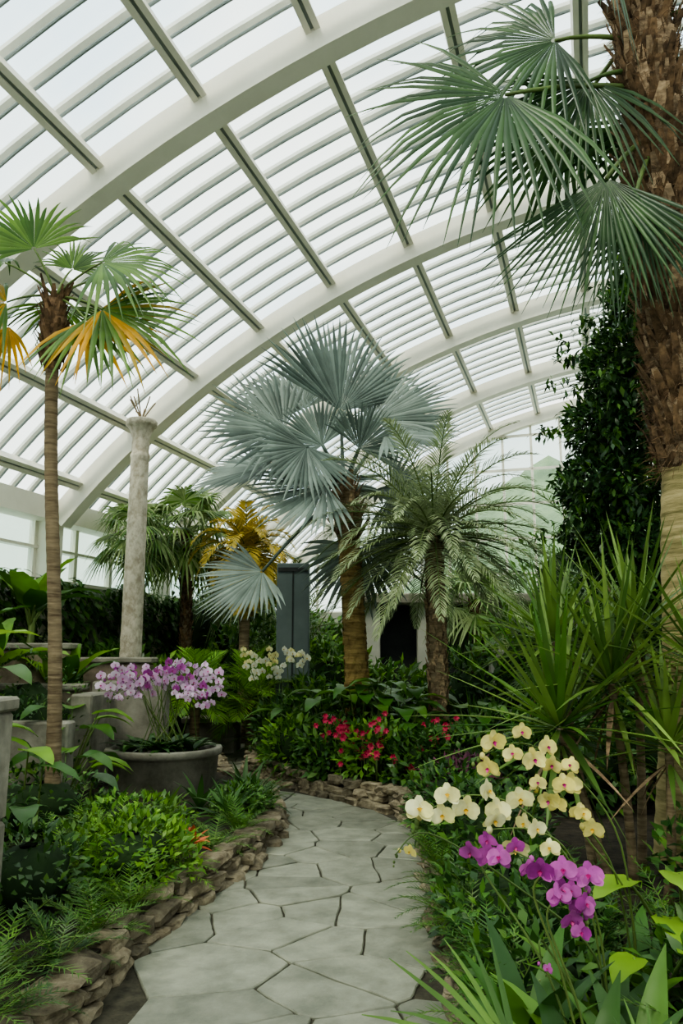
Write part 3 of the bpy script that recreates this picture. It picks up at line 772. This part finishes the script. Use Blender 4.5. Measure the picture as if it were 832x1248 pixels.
# ------------------------------------------------------------ central bed planting
for (x,y,z,rx,ry,rz,n,k,k2) in((-.6,10.6,.40,.45,.45,.42,900,'md','lt'),(-.1,10.0,.40,.5,.5,.40,1100,'md','dk'),(.45,9.5,.42,.5,.5,.42,1200,'md','lt'),(.95,9.1,.40,.45,.5,.38,1000,'dk','md'),(1.4,9.0,.40,.5,.6,.38,900,'md','dk'),(1.2,8.2,.3,.4,.5,.28,700,'pur','dk'),(.2,10.7,.55,.7,.5,.5,900,'dk','md'),(1.9,9.6,.5,.7,.7,.5,900,'dk','md'),(-.8,11.6,.5,.5,.6,.5,800,'dk','md'),(2.8,9.6,.6,.8,.9,.6,900,'md','dk'),(2.3,8.2,.5,.8,.9,.5,900,'dk','md'),(3.4,8,.7,.9,1,.7,800,'dk','md')):
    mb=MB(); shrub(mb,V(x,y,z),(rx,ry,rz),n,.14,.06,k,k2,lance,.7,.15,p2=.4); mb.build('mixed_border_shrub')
mb=MB()
for (x,y,z,n) in((.0,9.55,.72,22),(.38,9.12,.60,20),(.15,9.4,.52,14),(-.15,9.8,.80,12),(1.15,9.1,.78,12),(1.0,8.9,.66,8),(.45,9.3,.78,12),(.7,9.0,.45,6)):
    for i in range(n):
        p=V(x,y,z)+rdir()*U(.05,.24)
        tube(mb,[V(p.x,p.y+.05,p.z-.3),p],[.004,.003],4,'stem')
        for q in range(6):
            a=q*1.05; blade(mb,p,V(math.cos(a),-.5,math.sin(a)),V(0,-1,.3),.045,.03,ovate,.4,.2,2,'red')
mb.build('red_flowering_shrub')
for (x,y,h) in((.25,10.3,1.05),(.7,10.1,1.1),(.5,10.5,1.15),(-.1,10.7,1.0),(1.05,9.8,.8),(-.6,11.2,.9),(1.6,9.9,.8),(.9,10.8,1.0)):
    mb=MB()
    for i in range(12):
        a=i*2.4; tip=V(x+.34*math.cos(a),y+.34*math.sin(a),.17+h*U(.6,1.05))
        bigleaf(mb,V(x,y,.13),tip,V(math.cos(a),math.sin(a),.35),U(.36,.55),U(.2,.3),'md' if i%3 else 'lt',heart,1.3)
    mb.build('philodendron')
for (x,y) in((1.9,11.5),(2.3,12.2),(3.0,11.4),(-.2,12.5),(.4,12.8),(1.0,12.4),(-1.0,12.7)):
    mb=MB(); rosette(mb,V(x,y,.15),46,1.1,.06,'md',.2,1.5,1.0,lin,5,.3,k2='dk'); mb.build('strap_leaf_plant')

# ------------------------------------------------------------ left bed planting
mb=MB()
for (x,y,n,L,k) in((-1.55,5.3,24,.48,'lt'),(-1.18,5.6,22,.42,'lt'),(-1.85,5.6,22,.5,'lt'),(-1.24,4.9,20,.38,'md'),(-1.30,4.45,20,.40,'md'),(-.98,6.3,20,.38,'md'),(-1.7,6.2,22,.5,'lt'),(-1.5,6.8,20,.40,'lt'),(-2.1,6.4,20,.5,'md'),(-1.6,3.9,22,.5,'md'),(-1.55,3.4,20,.45,'md'),(-1.36,4.05,18,.34,'dk'),(-2.1,5.1,20,.5,'dk'),(-.85,6.9,18,.36,'md'),(-2.6,5.6,18,.6,'dk'),(-.78,7.6,18,.32,'dk'),(-1.40,3.4,18,.36,'dk'),(-1.42,3.0,18,.4,'md'),(-.78,8.3,16,.3,'md')):
    fernplant(mb,V(x,y,.14),n,L,k)
mb.build('fern_planting')
for (x,y,rx,ry,rz,n,k,k2) in((-1.40,5.5,.45,.5,.25,1400,'lt','md'),(-1.85,4.9,.4,.5,.3,700,'dk','md'),(-1.7,6.6,.5,.5,.22,1000,'md','lt'),(-.95,7.8,.3,.5,.15,900,'md','dk'),(-2.6,6.9,.7,.7,.35,900,'dk','md'),(-3.2,5.8,1,1,.6,800,'dk','md'),(-3.6,8.9,.9,.5,.7,900,'dk','md'),(-3.9,9.9,1,.6,1.0,900,'dk','md')):
    mb=MB(); shrub(mb,V(x,y,.17+rz*.5),(rx,ry,rz),n,.075,.035,k,k2,lance,.6,.12); mb.build('ground_cover_shrub')
for (x,y,L,n,k) in((-1.0,7.3,.42,26,'dk'),(-.88,8.1,.42,26,'dk'),(-1.35,7.8,.36,24,'dk'),(-1.6,7.4,.34,22,'md'),(-1.05,8.8,.42,22,'dk'),(-2.15,7.5,.34,22,'dk'),(-1.85,5.0,.4,22,'dk')):
    mb=MB(); rosette(mb,V(x,y,.15),n,L,.06,k,.1,1.3,1.1,lance,6,.3); mb.build('strap_leaf_plant')
mb=MB()
rosette(mb,V(-1.08,5.95,.25),11,.15,.07,'terra',.0,1.3,.8,ovate,4,.3)
mb.build('rust_bromeliad')
mb=MB()
L0=[(-2.75,6.1,.95,-.3,-.5,.45,.28,'lime'),(-2.55,6.6,.85,.6,-.4,.4,.24,'lt'),(-2.35,6.4,.75,.8,-.2,.42,.22,'md'),(-2.9,6.3,.7,-.5,-.5,.4,.28,'md'),(-2.25,5.8,.55,.4,-.8,.35,.2,'dk'),(-2.1,6.9,.6,.7,-.4,.36,.2,'dk'),(-2.8,5.5,.5,.2,-.9,.4,.3,'md'),(-2.0,5.0,.42,.6,-.6,.26,.14,'lt'),(-2.6,5.9,.6,.3,-.9,.36,.24,'lime'),(-3.3,6.8,1.3,.3,-.7,.6,.36,'lt'),(-3.1,7.2,1.5,.6,-.4,.6,.3,'md')]
for (x,y,z,dx,dy,L,W,k) in L0: bigleaf(mb,V(x-.1,y+.2,.13),V(x,y,z),V(dx,dy,.1),L,W,k,heart,.9)
mb.build('elephant_ear_plant')
for (x,y,h) in((-2.9,8.6,.9),(-3.4,7.3,1.0),(-2.6,7.6,.6)):
    mb=MB()
    for i in range(10):
        a=i*2.4; tip=V(x+.3*math.cos(a),y+.3*math.sin(a),.17+h*U(.6,1.05)); bigleaf(mb,V(x,y,.13),tip,V(math.cos(a),math.sin(a),.3),U(.35,.5),U(.2,.28),'md' if i%2 else 'lt',heart,1.2)
    mb.build('elephant_ear_plant')
def banana(x,y,h,n,L,W,k='lt'):
    mb=MB(); tube(mb,[V(x,y,.05),V(x,y,h*.5),V(x+.03,y,h)],[.09,.07,.05],9,'stem')
    for i in range(n):
        a=i*2.4+.5; e=U(.6,1.25); d=V(math.cos(a)*math.cos(e),math.sin(a)*math.cos(e),math.sin(e)); c=V(x,y,h)
        bigleaf(mb,c-V(0,0,.2),c+d*.3,d,L*U(.8,1.1),W,k if i%2 else 'md',ovate,1.2,V(-d.x,-d.y,1),9,.25,.016,.04)
    mb.build('banana_plant')
banana(-4.9,12.4,2.2,9,1.2,.42); banana(-4.6,10.2,1.3,8,1.1,.4); banana(-3.9,11.1,1.0,8,.9,.34); banana(-4.3,8.4,1.4,8,1.1,.4,'lime'); banana(-5.2,9.2,1.7,8,1.2,.42)

# ------------------------------------------------------------ background greenery
for (x,y,z,rx,ry,rz,n,k,k2) in((-2.9,14.5,.7,.9,.8,.9,900,'md','lt'),(-1.9,15.8,1.0,1.0,.8,1.3,1000,'md','lt'),(-4.0,14.1,.8,.6,.7,1.1,900,'md','dk'),(-.2,14.8,.9,1,.8,1.0,1100,'md','lt'),(.9,14.4,.7,.9,.8,.8,900,'md','lt'),(2.2,13.6,.8,.9,.9,.9,900,'dk','md'),(3.3,14,1.2,1,1,1.3,1000,'md','lt'),(4.6,12,1.2,1.2,1,1.3,1100,'dk','md'),(5.6,11,1.3,1.3,1.2,1.5,1000,'dk','md'),(3.4,10.6,.8,.8,.8,.9,1000,'md','dk'),(-1.0,17.5,1.2,1.3,.9,1.6,900,'md','lt'),(6.5,15,2,1.6,1.6,2.4,1100,'md','dk'),(5.2,17.5,3,1.4,1,1.6,900,'md','dk'),(-3.2,18.3,1.6,1.3,1,1.9,900,'md','dk'),(-.5,13.2,.6,.6,.6,.7,700,'dk','lt'),(4.5,7.5,.9,1.2,1.4,1.1,900,'dk','md'),(7,9,1.6,1.6,2,2,800,'dk','md'),(6,4.5,1.2,1.6,2,1.4,700,'dk','md'),(-5.6,6,1.0,1.1,2,1.3,800,'dk','md'),(-5.6,3,1.2,1.2,1.6,1.4,700,'dk','md')):
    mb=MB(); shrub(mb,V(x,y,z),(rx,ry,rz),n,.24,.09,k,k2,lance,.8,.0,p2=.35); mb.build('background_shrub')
mb=MB()
for i in range(9500):
    t=U(0,22); z=3.0*R()**.7+.3*noise.noise(V(t*.8,0,0)); off=U(.1,.45)
    blade(mb,W3(SL+off,t,max(.1,z)),V(CA,-SA,0)*U(.2,1)+rdir()*.6+V(0,0,-.5),UP,U(.16,.3),U(.08,.16),heart,.8,.2,2,'dk' if R()<.35 else 'md')
mb.build('climbing_vine')
mb=MB()
for i in range(5000):
    s=U(SL+.3,SR-.3); z=2.9*R()**.8; 
    blade(mb,W3(s,T1-U(.05,.5),max(.1,z)),V(-SA,-CA,0)*U(.2,1)+rdir()*.6+V(0,0,-.5),UP,U(.2,.35),U(.1,.18),heart,.8,.2,2,'dk' if R()<.35 else 'md')
mb.build('climbing_vine')

# ------------------------------------------------------------ light
w=bpy.data.worlds.new('overcast_sky'); bpy.context.scene.world=w; w.use_nodes=True
nt=w.node_tree; nt.nodes.clear(); N=nt.nodes; L=nt.links
o=N.new('ShaderNodeOutputWorld'); b=N.new('ShaderNodeBackground'); tc=N.new('ShaderNodeTexCoord')
n=N.new('ShaderNodeTexNoise'); n.inputs['Scale'].default_value=2.6; n.inputs['Detail'].default_value=5
r=N.new('ShaderNodeValToRGB'); e=r.color_ramp.elements; e[0].position=.38; e[0].color=(.70,.80,.85,1); e[1].position=.58; e[1].color=(1,.965,.88,1)
L.new(tc.outputs['Generated'],n.inputs['Vector']); L.new(n.outputs[0],r.inputs[0]); L.new(r.outputs[0],b.inputs[0]); b.inputs[1].default_value=2.6; L.new(b.outputs[0],o.inputs[0])
sd=bpy.data.lights.new('sun','SUN'); sd.energy=3.6; sd.angle=math.radians(12); sd.color=(1,.88,.68)
so=bpy.data.objects.new('sun',sd); bpy.context.scene.collection.objects.link(so); so.rotation_euler=(math.radians(28),math.radians(-22),0)
vs_=bpy.context.scene.view_settings
try:
    vs_.look='AgX - Medium High Contrast'
except Exception as ex: print(ex)
vs_.exposure=.12

# ------------------------------------------------------------ camera
cd=bpy.data.cameras.new('camera'); co=bpy.data.objects.new('camera',cd); bpy.context.scene.collection.objects.link(co)
cd.sensor_width=36; cd.lens=950*36/1248; cd.clip_end=500
co.location=(0,0,1.6); co.rotation_euler=(math.radians(100.5),0,0)
bpy.context.scene.camera=co
